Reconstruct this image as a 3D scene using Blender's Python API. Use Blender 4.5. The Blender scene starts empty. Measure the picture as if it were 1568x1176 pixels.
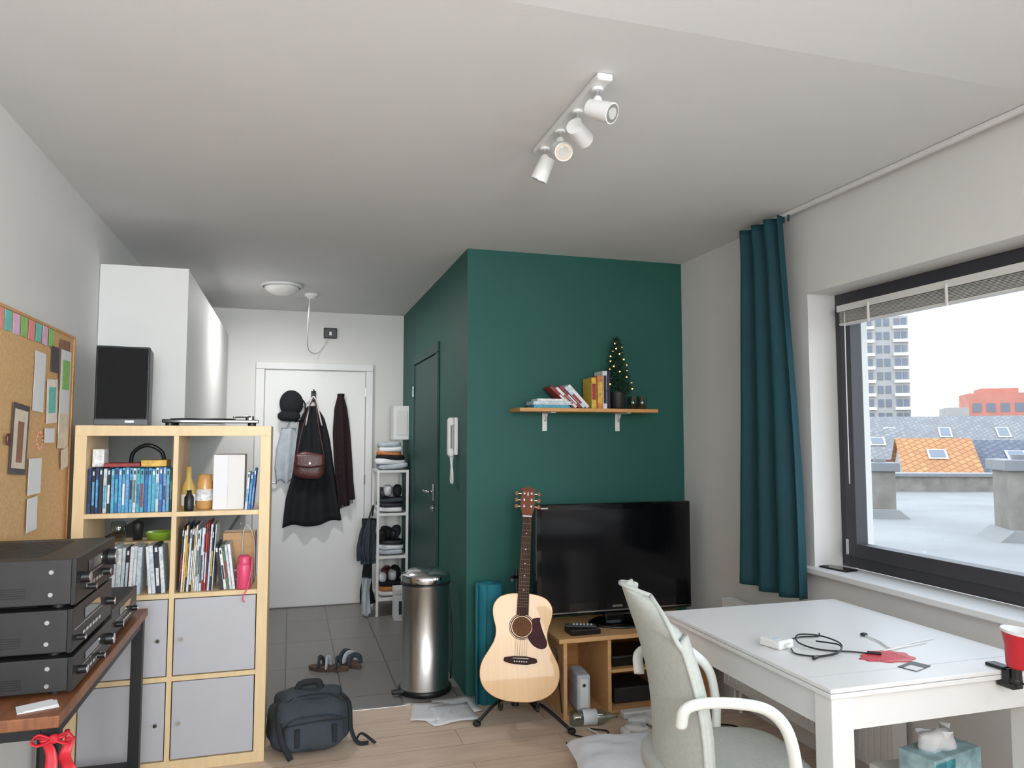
import bpy, bmesh, math, random
from mathutils import Vector, Matrix, noise
random.seed(7)
S=bpy.context.scene
V=Vector
# ---------------------------------------------------------------- materials
def lin(c):
    c=c/255.0
    return c/12.92 if c<=0.04045 else ((c+0.055)/1.055)**2.4
def C(r,g,b): return (lin(r),lin(g),lin(b),1)
def pm(name,col,rough=.55,metal=0,var=.0,vscale=8,bump=0,bscale=60,stretch=(1,1,1),spec=.5,emit=None,estr=0,trans=0,coat=0):
    m=bpy.data.materials.new(name); m.use_nodes=True
    nt=m.node_tree; b=nt.nodes['Principled BSDF']
    col=C(*col)
    b.inputs['Base Color'].default_value=col
    b.inputs['Roughness'].default_value=rough
    b.inputs['Metallic'].default_value=metal
    b.inputs['Specular IOR Level'].default_value=spec
    b.inputs['Transmission Weight'].default_value=trans
    b.inputs['Coat Weight'].default_value=coat
    if emit:
        b.inputs['Emission Color'].default_value=C(*emit); b.inputs['Emission Strength'].default_value=estr
    tc=nt.nodes.new('ShaderNodeTexCoord'); mp=nt.nodes.new('ShaderNodeMapping')
    mp.inputs['Scale'].default_value=stretch
    nt.links.new(tc.outputs['Object'],mp.inputs['Vector'])
    if var>0:
        n=nt.nodes.new('ShaderNodeTexNoise'); n.inputs['Scale'].default_value=vscale; n.inputs['Detail'].default_value=4
        nt.links.new(mp.outputs[0],n.inputs['Vector'])
        r=nt.nodes.new('ShaderNodeValToRGB')
        r.color_ramp.elements[0].position=.3; r.color_ramp.elements[1].position=.7
        r.color_ramp.elements[0].color=[max(0,x*(1-var)) for x in col[:3]]+[1]
        r.color_ramp.elements[1].color=[min(1,x*(1+var)) for x in col[:3]]+[1]
        nt.links.new(n.outputs['Fac'],r.inputs[0]); nt.links.new(r.outputs[0],b.inputs['Base Color'])
    if bump>0:
        n2=nt.nodes.new('ShaderNodeTexNoise'); n2.inputs['Scale'].default_value=bscale
        nt.links.new(mp.outputs[0],n2.inputs['Vector'])
        bp=nt.nodes.new('ShaderNodeBump'); bp.inputs['Strength'].default_value=bump; bp.inputs['Distance'].default_value=.01
        nt.links.new(n2.outputs['Fac'],bp.inputs['Height']); nt.links.new(bp.outputs[0],b.inputs['Normal'])
    return m
def brickmat(name,c1,c2,cm,w,h,mortar,offset,rough,rotz=0,grain=0,bump=.2,freq=2,bias=0):
    m=bpy.data.materials.new(name); m.use_nodes=True; nt=m.node_tree; b=nt.nodes['Principled BSDF']
    tc=nt.nodes.new('ShaderNodeTexCoord'); mp=nt.nodes.new('ShaderNodeMapping'); mp.inputs['Rotation'].default_value=(0,0,rotz)
    nt.links.new(tc.outputs['Object'],mp.inputs['Vector'])
    k=nt.nodes.new('ShaderNodeTexBrick'); k.inputs['Color1'].default_value=C(*c1); k.inputs['Color2'].default_value=C(*c2)
    k.inputs['Mortar'].default_value=C(*cm); k.inputs['Scale'].default_value=1; k.inputs['Brick Width'].default_value=w
    k.inputs['Row Height'].default_value=h; k.inputs['Mortar Size'].default_value=mortar; k.offset=offset; k.offset_frequency=freq
    k.inputs['Mortar Smooth'].default_value=.1; k.inputs['Bias'].default_value=bias
    nt.links.new(mp.outputs[0],k.inputs['Vector'])
    out=k.outputs['Color']
    if grain>0:
        mp2=nt.nodes.new('ShaderNodeMapping'); mp2.inputs['Scale'].default_value=(2,28,2); nt.links.new(mp.outputs[0],mp2.inputs['Vector'])
        n=nt.nodes.new('ShaderNodeTexNoise'); n.inputs['Scale'].default_value=1.5; n.inputs['Detail'].default_value=6
        nt.links.new(mp2.outputs[0],n.inputs['Vector'])
        r=nt.nodes.new('ShaderNodeValToRGB'); r.color_ramp.elements[0].position=.35; r.color_ramp.elements[1].position=.65
        r.color_ramp.elements[0].color=(1-grain,1-grain*1.15,1-grain*1.3,1); r.color_ramp.elements[1].color=(1,1,1,1)
        nt.links.new(n.outputs['Fac'],r.inputs[0])
        mx=nt.nodes.new('ShaderNodeMix'); mx.data_type='RGBA'; mx.blend_type='MULTIPLY'; mx.inputs[0].default_value=1
        nt.links.new(out,mx.inputs[6]); nt.links.new(r.outputs[0],mx.inputs[7]); out=mx.outputs[2]
    nt.links.new(out,b.inputs['Base Color']); b.inputs['Roughness'].default_value=rough
    bp=nt.nodes.new('ShaderNodeBump'); bp.inputs['Strength'].default_value=bump; bp.inputs['Distance'].default_value=.003; bp.invert=True
    nt.links.new(k.outputs['Fac'],bp.inputs['Height']); nt.links.new(bp.outputs[0],b.inputs['Normal'])
    return m
M_wall=pm('wall_paint_white',(226,224,221),.85,var=.02,vscale=2,bump=.05,bscale=200)
M_ceil=pm('ceiling_paint',(222,221,220),.9,var=.015,vscale=2,bump=.04,bscale=200)
M_green=pm('wall_paint_green',(36,90,82),.6,var=.03,vscale=3,bump=.04,bscale=150,spec=.35)
M_greend=pm('door_paint_green',(29,70,66),.5,var=.03,vscale=3,spec=.35)
M_white=pm('white_lacquer',(228,227,226),.4,var=.01,vscale=4)
M_whitem=pm('white_matt',(225,223,220),.6,var=.02)
M_cab=pm('cabinet_white',(222,221,219),.65,var=.01,spec=.3)
M_grey=pm('insert_door_grey',(184,184,190),.45,var=.015)
M_birch=pm('birch_veneer',(228,200,156),.45,var=.07,vscale=6,stretch=(6,6,1))
M_beech=pm('beech_wood',(216,168,116),.45,var=.1,vscale=5,stretch=(2,8,8))
M_oak=pm('shelf_wood',(205,150,90),.5,var=.12,vscale=5,stretch=(1,10,10))
M_rust=pm('dark_walnut_wood',(134,84,56),.4,var=.3,vscale=6,stretch=(10,2,4))
M_black=pm('black_plastic',(24,24,26),.4,var=.05)
M_blackm=pm('black_metal',(34,35,38),.45,metal=.3,var=.05)
M_char=pm('charcoal_casing',(52,51,52),.45,metal=.3,var=.08,vscale=20)
M_gloss=pm('gloss_black',(10,10,12),.08,var=.02,coat=.3)
M_screen=pm('tv_screen',(9,10,14),.13,var=.02)
M_steel=pm('brushed_steel',(204,202,200),.3,metal=1,var=.06,vscale=6,stretch=(60,60,1),bump=.02)
M_chrome=pm('chrome',(210,210,212),.15,metal=1,var=.02)
M_anth=pm('anthracite_frame',(60,59,66),.45,var=.04)
M_curt=pm('curtain_teal',(15,68,78),.75,var=.08,vscale=4,bump=.15,bscale=400)
M_mat=pm('yoga_mat_teal',(30,118,134),.7,var=.05,bump=.2,bscale=300)
M_cork=pm('cork',(218,176,124),.9,var=.14,vscale=120,bump=.3,bscale=200)
M_fab=pm('chair_fabric_grey',(186,190,184),.85,var=.06,vscale=90,bump=.25,bscale=500)
M_chairpl=pm('chair_plastic_white',(226,228,224),.35,var=.01)
M_spruce=pm('guitar_spruce_top',(232,182,118),.3,var=.05,vscale=6,stretch=(30,1,1),coat=.2)
M_bind=pm('guitar_binding',(150,98,52),.3,var=.1)
M_mahog=pm('guitar_mahogany',(118,62,36),.4,var=.15,vscale=8)
M_rosew=pm('rosewood',(60,34,26),.6,var=.2,vscale=20,spec=.2)
M_fret=pm('fret_brass',(130,105,80),.5,var=.05)
M_guard=pm('pickguard_maroon',(64,16,24),.5,var=.15,vscale=30,spec=.2)
M_navy=pm('backpack_nylon',(58,66,74),.8,var=.14,vscale=12,bump=.3,bscale=120)
M_navyd=pm('backpack_strap',(34,37,42),.8,var=.1)
M_coat=pm('black_cloth',(22,25,30),.9,var=.2,vscale=12,bump=.3,bscale=60)
M_maroon=pm('dark_maroon_scarf',(40,24,28),.95,var=.3,vscale=60,bump=.4,bscale=120)
M_leather=pm('brown_leather',(86,46,44),.35,var=.15,vscale=15,bump=.2,bscale=80)
M_tote=pm('tote_cloth',(186,194,202),.9,var=.12,vscale=14,bump=.2)
M_paper=pm('paper',(232,232,234),.8,var=.02)
M_pillow=pm('pillow_cotton',(222,225,232),.9,var=.03,bump=.3,bscale=25)
M_red=pm('red_plastic',(196,34,50),.4,var=.05)
M_pink=pm('pink_bottle',(226,80,120),.35,var=.05)
M_leaf=pm('fir_green',(26,62,42),.8,var=.3,vscale=30)
M_warm=pm('fairy_light_glow',(255,220,150),.5,emit=(255,205,120),estr=3)
M_dome=pm('lamp_diffuser',(238,236,232),.4,var=.01)
PAL=[pm('spine_%d'%i,c,.5,var=.25,vscale=70) for i,c in enumerate([(50,105,165),(90,160,205),(38,60,110),(200,212,222),(80,170,195),(150,50,50),(215,175,75),(40,40,50),(90,120,90),(120,150,200),(228,228,228),(205,125,65)])]
BLUE=[PAL[i] for i in (0,1,2,3,4,9,0,1,4,9,3,1,7,10,5,7,8)]
PALE=[PAL[10],PAL[3],PAL[10],PAL[10],PAL[7],M_paper,PAL[3]]
MAGS=[PAL[10],PAL[3],PAL[6],PAL[8],PAL[7],PAL[5],PAL[10],PAL[2],PAL[3],PAL[10],PAL[3]]
def glassmat(name,tint,f=.12):
    m=bpy.data.materials.new(name); m.use_nodes=True; nt=m.node_tree; nt.nodes.clear()
    o=nt.nodes.new('ShaderNodeOutputMaterial'); t=nt.nodes.new('ShaderNodeBsdfTransparent'); g=nt.nodes.new('ShaderNodeBsdfGlossy'); x=nt.nodes.new('ShaderNodeMixShader')
    t.inputs[0].default_value=C(*tint); g.inputs['Roughness'].default_value=.03; x.inputs[0].default_value=f
    nt.links.new(t.outputs[0],x.inputs[1]); nt.links.new(g.outputs[0],x.inputs[2]); nt.links.new(x.outputs[0],o.inputs[0]); return m
M_pane=glassmat('window_glass',(252,254,254),.02)
M_glass=glassmat('drinking_glass',(215,225,225),.2)
# ---------------------------------------------------------------- builder
def cr(pts,n=6):
    P=[V(p) for p in pts]
    if len(P)<3: return P
    out=[]
    for i in range(len(P)-1):
        p0=P[i-1] if i>0 else P[0]*2-P[1]; p1=P[i]; p2=P[i+1]; p3=P[i+2] if i+2<len(P) else P[-1]*2-P[-2]
        for k in range(n):
            t=k/n
            out.append(.5*((2*p1)+(p2-p0)*t+(2*p0-5*p1+4*p2-p3)*t*t+(3*p1-p0-3*p2+p3)*t**3))
    out.append(P[-1]); return out
def Rz(a): return Matrix.Rotation(math.radians(a),4,'Z')
def Rx(a): return Matrix.Rotation(math.radians(a),4,'X')
def Ry(a): return Matrix.Rotation(math.radians(a),4,'Y')
def T(x,y,z): return Matrix.Translation((x,y,z))
class B:
    def __init__(s,name): s.name=name; s.bm=bmesh.new(); s.mats=[]; s.M=Matrix()
    def mi(s,m):
        if m not in s.mats: s.mats.append(m)
        return s.mats.index(m)
    def merge(s,t,mat,smooth=False,M=None):
        idx=s.mi(mat); MM=s.M@M if M else s.M
        vm={v:s.bm.verts.new(MM@v.co) for v in t.verts}
        for f in t.faces:
            try: nf=s.bm.faces.new([vm[v] for v in f.verts])
            except ValueError: continue
            nf.material_index=idx; nf.smooth=(smooth and len(f.verts)<=4)
        t.free()
    def box(s,x0,x1,y0,y1,z0,z1,mat,bev=0,M=None,seg=2):
        t=bmesh.new(); bmesh.ops.create_cube(t,size=1)
        bmesh.ops.scale(t,vec=(abs(x1-x0),abs(y1-y0),abs(z1-z0)),verts=t.verts)
        bmesh.ops.translate(t,vec=((x0+x1)/2,(y0+y1)/2,(z0+z1)/2),verts=t.verts)
        if bev: bmesh.ops.bevel(t,geom=list(t.edges),offset=bev,segments=seg,profile=.5,affect='EDGES')
        s.merge(t,mat,False,M)
    def cyl(s,p0,p1,r0,mat,r1=None,seg=20,bev=0):
        p0=V(p0);p1=V(p1); r1=r0 if r1 is None else r1; d=p1-p0; L=d.length
        Q=T(*((p0+p1)/2))@d.to_track_quat('Z','Y').to_matrix().to_4x4()
        a=[];c=[]; r1=max(r1,1e-5)
        t=bmesh.new()
        for i in range(seg):
            an=2*math.pi*i/seg; a.append(t.verts.new((r0*math.cos(an),r0*math.sin(an),-L/2))); c.append(t.verts.new((r1*math.cos(an),r1*math.sin(an),L/2)))
        for i in range(seg): t.faces.new((a[i],a[(i+1)%seg],c[(i+1)%seg],c[i]))
        s.merge(t,mat,seg>6,Q)
        t=bmesh.new()
        t.faces.new([t.verts.new((r0*math.cos(2*math.pi*i/seg),r0*math.sin(2*math.pi*i/seg),-L/2)) for i in range(seg)][::-1])
        if r1>1e-4: t.faces.new([t.verts.new((r1*math.cos(2*math.pi*i/seg),r1*math.sin(2*math.pi*i/seg),L/2)) for i in range(seg)])
        s.merge(t,mat,False,Q)
    def lathe(s,prof,c,mat,seg=32,M=None,smooth=True):
        t=bmesh.new(); rings=[]
        for r,z in prof:
            rings.append([t.verts.new((max(r,1e-4)*math.cos(2*math.pi*i/seg),max(r,1e-4)*math.sin(2*math.pi*i/seg),z)) for i in range(seg)])
        for a,b in zip(rings,rings[1:]):
            for i in range(seg): t.faces.new((a[i],a[(i+1)%seg],b[(i+1)%seg],b[i]))
        s.merge(t,mat,smooth,T(*c)@(M or Matrix()))
    def tube(s,pts,r,mat,seg=8,n=6,flat=1,sm=True):
        P=cr(pts,n) if sm else [V(p) for p in pts]
        t=bmesh.new(); rings=[]; up=V((0,0,1))
        N=len(P)
        for i,p in enumerate(P):
            d=(P[min(i+1,N-1)]-P[max(i-1,0)]).normalized()
            if i==0:
                a=up if abs(d.dot(up))<.95 else V((1,0,0))
                side=d.cross(a).normalized()
            else: side=(side-d*side.dot(d)).normalized()
            o=d.cross(side)
            rr=r(i/(N-1)) if callable(r) else r
            rings.append([t.verts.new(p+side*math.cos(2*math.pi*k/seg)*rr+o*math.sin(2*math.pi*k/seg)*rr*flat) for k in range(seg)])
        for a,b in zip(rings,rings[1:]):
            for i in range(seg): t.faces.new((a[i],a[(i+1)%seg],b[(i+1)%seg],b[i]))
        t.faces.new(rings[0][::-1]); t.faces.new(rings[-1])
        s.merge(t,mat,True)
    def prism(s,pts,y0,y1,mat,M=None,smooth=False):   # pts in (x,z), extruded along y
        t=bmesh.new()
        a=[t.verts.new((x,y0,z)) for x,z in pts]; b=[t.verts.new((x,y1,z)) for x,z in pts]; n=len(pts)
        t.faces.new(a); t.faces.new(b[::-1])
        for i in range(n): t.faces.new((a[i],b[i],b[(i+1)%n],a[(i+1)%n]))
        s.merge(t,mat,smooth,M)
    def quad(s,pts,mat,M=None):
        t=bmesh.new(); t.faces.new([t.verts.new(p) for p in pts]); s.merge(t,mat,False,M)
    def grid(s,fn,nu,nv,mat,thick=0,M=None):
        P=[[V(fn(i/nu,j/nv)) for j in range(nv+1)] for i in range(nu+1)]
        t=bmesh.new()
        g=[[t.verts.new(p) for p in row] for row in P]
        for i in range(nu):
            for j in range(nv): t.faces.new((g[i][j],g[i+1][j],g[i+1][j+1],g[i][j+1]))
        if thick:
            h=[]
            for i in range(nu+1):
                row=[]
                for j in range(nv+1):
                    du=P[min(i+1,nu)][j]-P[max(i-1,0)][j]; dv=P[i][min(j+1,nv)]-P[i][max(j-1,0)]
                    nn=du.cross(dv); nn=nn.normalized() if nn.length>1e-9 else V((0,0,1))
                    row.append(t.verts.new(P[i][j]+nn*thick))
                h.append(row)
            for i in range(nu):
                for j in range(nv): t.faces.new((h[i][j],h[i][j+1],h[i+1][j+1],h[i+1][j]))
            for i in range(nu):
                t.faces.new((g[i][0],h[i][0],h[i+1][0],g[i+1][0])); t.faces.new((g[i][nv],g[i+1][nv],h[i+1][nv],h[i][nv]))
            for j in range(nv):
                t.faces.new((g[0][j],g[0][j+1],h[0][j+1],h[0][j])); t.faces.new((g[nu][j],h[nu][j],h[nu][j+1],g[nu][j+1]))
        s.merge(t,mat,True,M)
    def blob(s,c,r,mat,e=.7,nz=0,nf=4,M=None,nu=20,nv=14,seed=0):
        def sp(x,p): return math.copysign(abs(x)**p,x)
        t=bmesh.new(); rings=[]
        for j in range(nv+1):
            ph=-math.pi/2+math.pi*j/nv; row=[]
            for i in range(nu):
                th=2*math.pi*i/nu
                p=V((sp(math.cos(ph),e)*sp(math.cos(th),e)*r[0],sp(math.cos(ph),e)*sp(math.sin(th),e)*r[1],sp(math.sin(ph),e)*r[2]))
                if nz: p*=1+nz*noise.noise(p*nf+V((seed,seed*2,0)))
                row.append(t.verts.new(p))
            rings.append(row)
        for a,b in zip(rings,rings[1:]):
            for i in range(nu): t.faces.new((a[i],a[(i+1)%nu],b[(i+1)%nu],b[i]))
        bmesh.ops.remove_doubles(t,verts=t.verts,dist=1e-5)
        s.merge(t,mat,True,T(*c)@(M or Matrix()))
    def done(s,origin=True):
        me=bpy.data.meshes.new(s.name)
        bmesh.ops.recalc_face_normals(s.bm,faces=s.bm.faces)
        vs=[v.co for v in s.bm.verts]
        o=V((0,0,0))
        if origin:
            o=V(((min(v.x for v in vs)+max(v.x for v in vs))/2,(min(v.y for v in vs)+max(v.y for v in vs))/2,min(v.z for v in vs)))
            bmesh.ops.translate(s.bm,vec=-o,verts=s.bm.verts)
        s.bm.to_mesh(me); s.bm.free()
        for m in s.mats: me.materials.append(m)
        ob=bpy.data.objects.new(s.name,me); ob.location=o; S.collection.objects.link(ob)
        return ob
H=2.47
XL,XR,YB,YG,XG=-.91,2.29,6.5,4.03,.94
# ---------------------------------------------------------------- shell
M_floor=brickmat('oak_laminate',(226,204,184),(214,190,168),(176,150,128),1.25,.19,.0022,.37,.4,grain=.14)
M_tile=brickmat('grey_tile',(134,131,128),(126,123,120),(88,85,82),.6,.30,.004,0,.35,rotz=math.pi/2,grain=.04,bump=.3)
b=B('floor'); b.box(XL-.3,XR+.3,-2.3,4.0,-.1,0,M_floor); b.done(False)
b=B('floor_tile'); b.box(XL-.3,XR+.3,4.0,YB+.2,-.1,0,M_tile); b.done(False)
b=B('trim_threshold'); b.box(-.90,XG-.002,3.985,4.015,0,.004,M_steel,.001); b.done()
b=B('ceiling'); b.box(XL-.3,XR+.3,1.67,YB+.2,H,H+.15,M_ceil)
b.prism([(1.67,H),(-2.3,H+.28),(-2.3,H+.5),(1.67,H+.15)],-(XR+.3),-(XL-.3),M_ceil,M=Rz(90)); b.done(False)
b=B('wall_left'); b.box(XL-.2,XL,-2.3,YB+.2,0,H+.4,M_wall); b.done(False)
b=B('wall_back'); b.box(XL,XG,YB,YB+.2,0,H,M_wall); b.done(False)
b=B('wall_green'); b.box(XG,XR,YG,YB+.2,0,H,M_green); b.done(False)
b=B('wall_front'); b.box(XL,XR,-2.3,-2.1,0,H+.4,M_wall); b.done(False)
W0,W1,ZS,ZT=.55,2.875,.82,2.07
b=B('wall_right'); x0,x1=XR,XR+.33
b.box(x0,x1,-2.3,YB+.2,0,ZS-.02,M_wall); b.box(x0,x1,-2.3,1.67,ZT,H+.4,M_wall); b.box(x0,x1,1.67,YB+.2,ZT,H,M_wall)
b.box(x0,x1,W1,YB+.2,ZS-.02,ZT,M_wall); b.box(x0,x1,-.2,W0,ZS-.02,ZT,M_wall); b.box(x0,x1,-2.3,-1.9,ZS-.02,ZT,M_wall); b.done(False)
def window(name,y0,y1):
    b=B(name); z0,z1=ZS,ZT
    for (w,xa,xb,off) in ((.055,2.44,2.52,0),(.06,2.425,2.49,.05)):
        a0,a1,c0,c1=y0+off,y1-off,z0+off,z1-off
        b.box(xa,xb,a0,a0+w,c0,c1,M_anth,.004); b.box(xa,xb,a1-w,a1,c0,c1,M_anth,.004)
        b.box(xa+.0005,xb-.0005,a0+w,a1-w,c0,c0+w,M_anth,.003); b.box(xa+.0005,xb-.0005,a0+w,a1-w,c1-w,c1,M_anth,.003)
    b.box(2.455,2.46,y0+.1,y1-.1,z0+.1,z1-.1,M_pane)
    b.box(2.41,2.43,y1-.075,y1-.06,z0+.06,z0+.13,M_chrome,.003)
    b.done()
window('window_1',W0,W1); window('added_light_window',-1.9,-.2)  # second window is out of view, added to let more light in
b=B('trim_windowsill'); b.box(2.245,2.44,W0,W1+.04,ZS-.025,ZS,M_white,.004); b.box(2.245,2.44,-1.9,-.2,ZS-.025,ZS,M_white,.004); b.done()
b=B('venetian_blind'); b.box(2.385,2.422,W0+.08,W1-.075,1.975,2.005,M_whitem,.003)
for i in range(9): b.box(2.388,2.42,W0+.1,W1-.09,1.925+i*.0055,1.9265+i*.0055,M_whitem)
b.box(2.385,2.422,W0+.1,W1-.09,1.912,1.922,M_whitem,.003)
for y in (2.6,2.2,1.6,1.0): b.cyl((2.38,y,1.905),(2.38,y,1.99),.006,M_whitem,seg=8)
b.tube([(2.378,2.74,1.97),(2.376,2.74,1.6),(2.378,2.742,1.2)],.0025,M_whitem,seg=5)
b.done()
b=B('baseboard_back'); b.box(XL,-.29,YB-.012,YB,0,.06,M_white,.002); b.box(.68,XG,YB-.012,YB,0,.06,M_white,.002); b.done()
# entrance door
b=B('door_1')
b.box(-.285,-.216,YB-.035,YB-.001,0,1.968,M_white,.004); b.box(.615,.675,YB-.035,YB-.001,0,1.968,M_white,.004); b.box(-.285,.675,YB-.036,YB-.001,1.969,2.03,M_white,.004)
b.box(-.212,.611,YB-.022,YB-.001,.008,1.962,M_white,.003)
for z in (.25,1.0,1.75): b.cyl((.613,YB-.038,z),(.613,YB-.038,z+.08),.006,M_chrome,seg=10)
b.box(-.185,-.155,YB-.03,YB-.0215,.9,1.08,M_chrome,.003); b.tube([(-.17,YB-.03,1.03),(-.17,YB-.07,1.03),(-.1,YB-.07,1.03)],.009,M_chrome)
b.done()
# green side door (on wall X=XG)
b=B('door_2')
y0,y1=4.9,5.8; xg=XG-.001
b.box(XG-.016,xg,y0-.07,y0,0,1.969,M_greend,.003); b.box(XG-.016,xg,y1,y1+.07,0,1.969,M_greend,.003); b.box(XG-.017,xg,y0-.07,y1+.07,1.97,2.04,M_greend,.003)
b.box(XG-.009,xg,y0+.006,y1-.006,.008,1.962,M_greend,.002)
b.box(XG-.018,XG-.0095,y0+.03,y0+.075,.98,1.09,M_chrome,.003); b.tube([(XG-.02,y0+.055,1.04),(XG-.06,y0+.055,1.04),(XG-.062,y0+.16,1.04)],.009,M_chrome)
b.cyl((XG-.02,y0+.05,.93),(XG-.0095,y0+.05,.93),.025,M_chrome); b.cyl((XG-.03,y0+.05,.93),(XG-.02,y0+.05,.93),.012,M_chrome)
for z in (.25,1.72): b.cyl((XG-.022,y1,z),(XG-.022,y1,z+.08),.007,M_chrome,seg=10)
b.done()
# ---------------------------------------------------------------- kitchen units
b=B('kitchen_wall_cabinet'); cx=-.507
b.box(XL+.003,cx-.021,4.019,6.489,1.462,2.248,M_cab)
ys=[4.02,4.64,5.26,5.88,6.49]
for a,c in zip(ys,ys[1:]): b.box(cx-.019,cx,a+.0015,c-.0015,1.45,2.248,M_cab,.002)
b.box(XL+.002,cx,4.0,4.018,1.45,2.252,M_cab,.0015); b.done()
b=B('kitchen_base_cabinet')
b.box(XL+.002,-.36,4.02,6.49,.101,.859,M_cab,.002); b.box(XL+.003,-.42,4.05,6.48,.001,.1,M_anth)
for a,c in zip(ys,ys[1:]):
    b.box(-.358,-.34,a+.003,c-.0015,.11,.855,M_cab,.002); b.cyl((-.325,(a+c)/2-.08,.8),(-.325,(a+c)/2+.08,.8),.005,M_chrome,seg=8)
b.box(XL+.002,-.32,4.01,6.49,.86,.895,M_anth,.003); b.done()
# ---------------------------------------------------------------- bookshelf
bx0,bx1,by0,by1,bz=-.864,-.083,3.5,3.89,1.456
b=B('cube_bookshelf'); t=.045
b.box(bx0,bx1,by0,by1,bz-t,bz,M_birch,.0015); b.box(bx0,bx1,by0,by1,0,t,M_birch,.0015)
b.box(bx0,bx0+t,by0,by1,t,bz-t,M_birch,.0015); b.box(bx1-t,bx1,by0,by1,t,bz-t,M_birch,.0015)
mid=(bx0+bx1)/2; b.box(mid-.01,mid+.01,by0+.003,by1,t,bz-t,M_birch,.001)
ch=(bz-2*t-.06)/4; zs=[t+i*(ch+.02) for i in range(4)]   # cell bottoms
for i in (1,2,3): b.box(bx0+t,bx1-t,by0+.004,by1-.001,zs[i]-.02,zs[i],M_birch,.001)
b.done()
c1=(bx0+t,mid-.01); c2=(mid+.01,bx1-t)
b=B('bookshelf_insert_doors')
for (xa,xb),kx in ((c1,1),(c2,0)):
    for z in (zs[0],zs[1]):
        b.box(xa+.004,xb-.004,by0+.006,by0+.022,z+.004,z+ch-.004,M_grey,.002); b.box(xa+.008,xb-.008,by0+.0225,by1-.01,z+.006,z+ch-.01,M_grey)
        k=xb-.035 if kx else xa+.035
        b.cyl((k,by0+.006,z+ch*.48),(k,by0-.012,z+ch*.48),.004,M_chrome,seg=10); b.cyl((k,by0-.02,z+ch*.48),(k,by0-.01,z+ch*.48),.008,M_chrome,seg=14)
b.done()
def row(b,x0,x1,y,z,h0,h1,w0,w1,d,pal,lean=0,jit=.004):
    x=x0
    while x<x1-w0*.8:
        w=min(random.uniform(w0,w1),x1-x); h=random.uniform(h0,h1); yy=y+random.uniform(0,jit)
        M=T(x,0,z)@Ry(lean+random.uniform(-.5,.5)*(1 if lean else 0))@T(-x,0,-z)
        b.box(x+.0006,x+w-.001,yy,yy+d,z+.0005,z+h,random.choice(pal),.001,M=M,seg=1)
        b.box(x+w*.2,x+w*.75,yy-.0006,yy-.0001,z+h*random.uniform(.1,.3),z+h*random.uniform(.5,.75),random.choice(pal+[M_paper]),M=M)
        b.box(x+w*.25,x+w*.7,yy-.0006,yy-.0001,z+h*.86,z+h*.95,random.choice([M_paper,PAL[7],PAL[3]]),M=M)
        x+=w
random.seed(3)
b=B('dvd_row'); row(b,c1[0]+.004,c1[1]-.004,3.525,zs[3],.184,.192,.013,.016,.135,BLUE,0,.006)
b.box(c1[0]+.06,c1[0]+.2,3.53,3.65,zs[3]+.195,zs[3]+.21,PAL[5],.001); b.box(c1[0]+.205,c1[1]-.03,3.53,3.65,zs[3]+.195,zs[3]+.222,PAL[6],.001)
b.box(c1[0]+.01,c1[0]+.055,3.56,3.64,zs[3]+.195,zs[3]+.27,PAL[10],.002)
b.done()
b=B('headphones'); hx=c1[0]+.20
b.tube([(hx-.07,3.72,zs[3]+.17),(hx-.06,3.71,zs[3]+.25),(hx,3.70,zs[3]+.285),(hx+.06,3.71,zs[3]+.25),(hx+.07,3.72,zs[3]+.17)],.009,M_black,seg=10)
for sx in (-1,1): b.blob((hx+sx*.068,3.74,zs[3]+.14),(.018,.035,.045),M_black,e=.8)
b.box(hx-.09,hx+.09,3.69,3.86,zs[3]+.0005,zs[3]+.095,M_black,.004)
b.done()
b=B('paperback_row'); z=zs[2]
row(b,c1[0]+.012,c1[0]+.225,3.525,z,.195,.21,.012,.02,.14,PALE,2)
row(b,c1[0]+.25,c1[1]-.012,3.525,z,.195,.21,.012,.022,.14,PALE,-5)
b.done()
b=B('storage_basket'); b.box(c1[0]+.01,c1[1]-.01,3.70,3.87,z+.0005,z+.2,M_birch,.01)
b.lathe([(.001,.2005),(.045,.2005),(.06,.23),(.062,.235),(.055,.235),(.04,.21),(.001,.21)],(c1[0]+.25,3.77,z),pm('lime_bowl',(150,190,60),.4))
b.lathe([(.001,.2005),(.03,.2005),(.034,.26),(.03,.285),(.001,.285)],(c1[0]+.08,3.77,z),M_glass); b.lathe([(.001,.2),(.02,.2005),(.024,.27),(.02,.285),(.001,.285)],(c1[0]+.16,3.77,z),M_char)
b.done()
b=B('magazine_row'); row(b,c2[0]+.01,c2[0]+.15,3.53,z,.26,.30,.005,.012,.2,MAGS,2)
row(b,c2[0]+.18,c2[0]+.245,3.53,z,.18,.2,.008,.016,.14,MAGS,-8); b.done()
def bottle(name,x,y,z,prof,mat,cap=None):
    b=B(name); b.lathe(prof,(x,y,z),mat,24)
    if cap: b.lathe(cap[0],(x,y,z),cap[1],24)
    b.done()
z=zs[3]
bottle('wine_bottle',c2[0]+.035,3.585,z,[(.001,.0005),(.026,.001),(.028,.01),(.028,.10),(.012,.14),(.011,.19),(.001,.19)],pm('amber_glass',(190,160,90),.15),([(.029,.02),(.0295,.07),(.029,.07)],M_paper))
bottle('spice_jar',c2[0]+.10,3.60,z,[(.001,.0005),(.03,.001),(.034,.01),(.034,.12),(.03,.13),(.03,.155),(.001,.155)],pm('honey_jar',(205,155,95),.25),([(.0345,.04),(.0348,.09),(.0345,.09)],PAL[10]))
bottle('sauce_bottle',c2[0]+.045,3.53,z,[(.001,.0005),(.018,.001),(.02,.01),(.02,.06),(.01,.075),(.01,.09),(.001,.09)],M_black)
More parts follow.
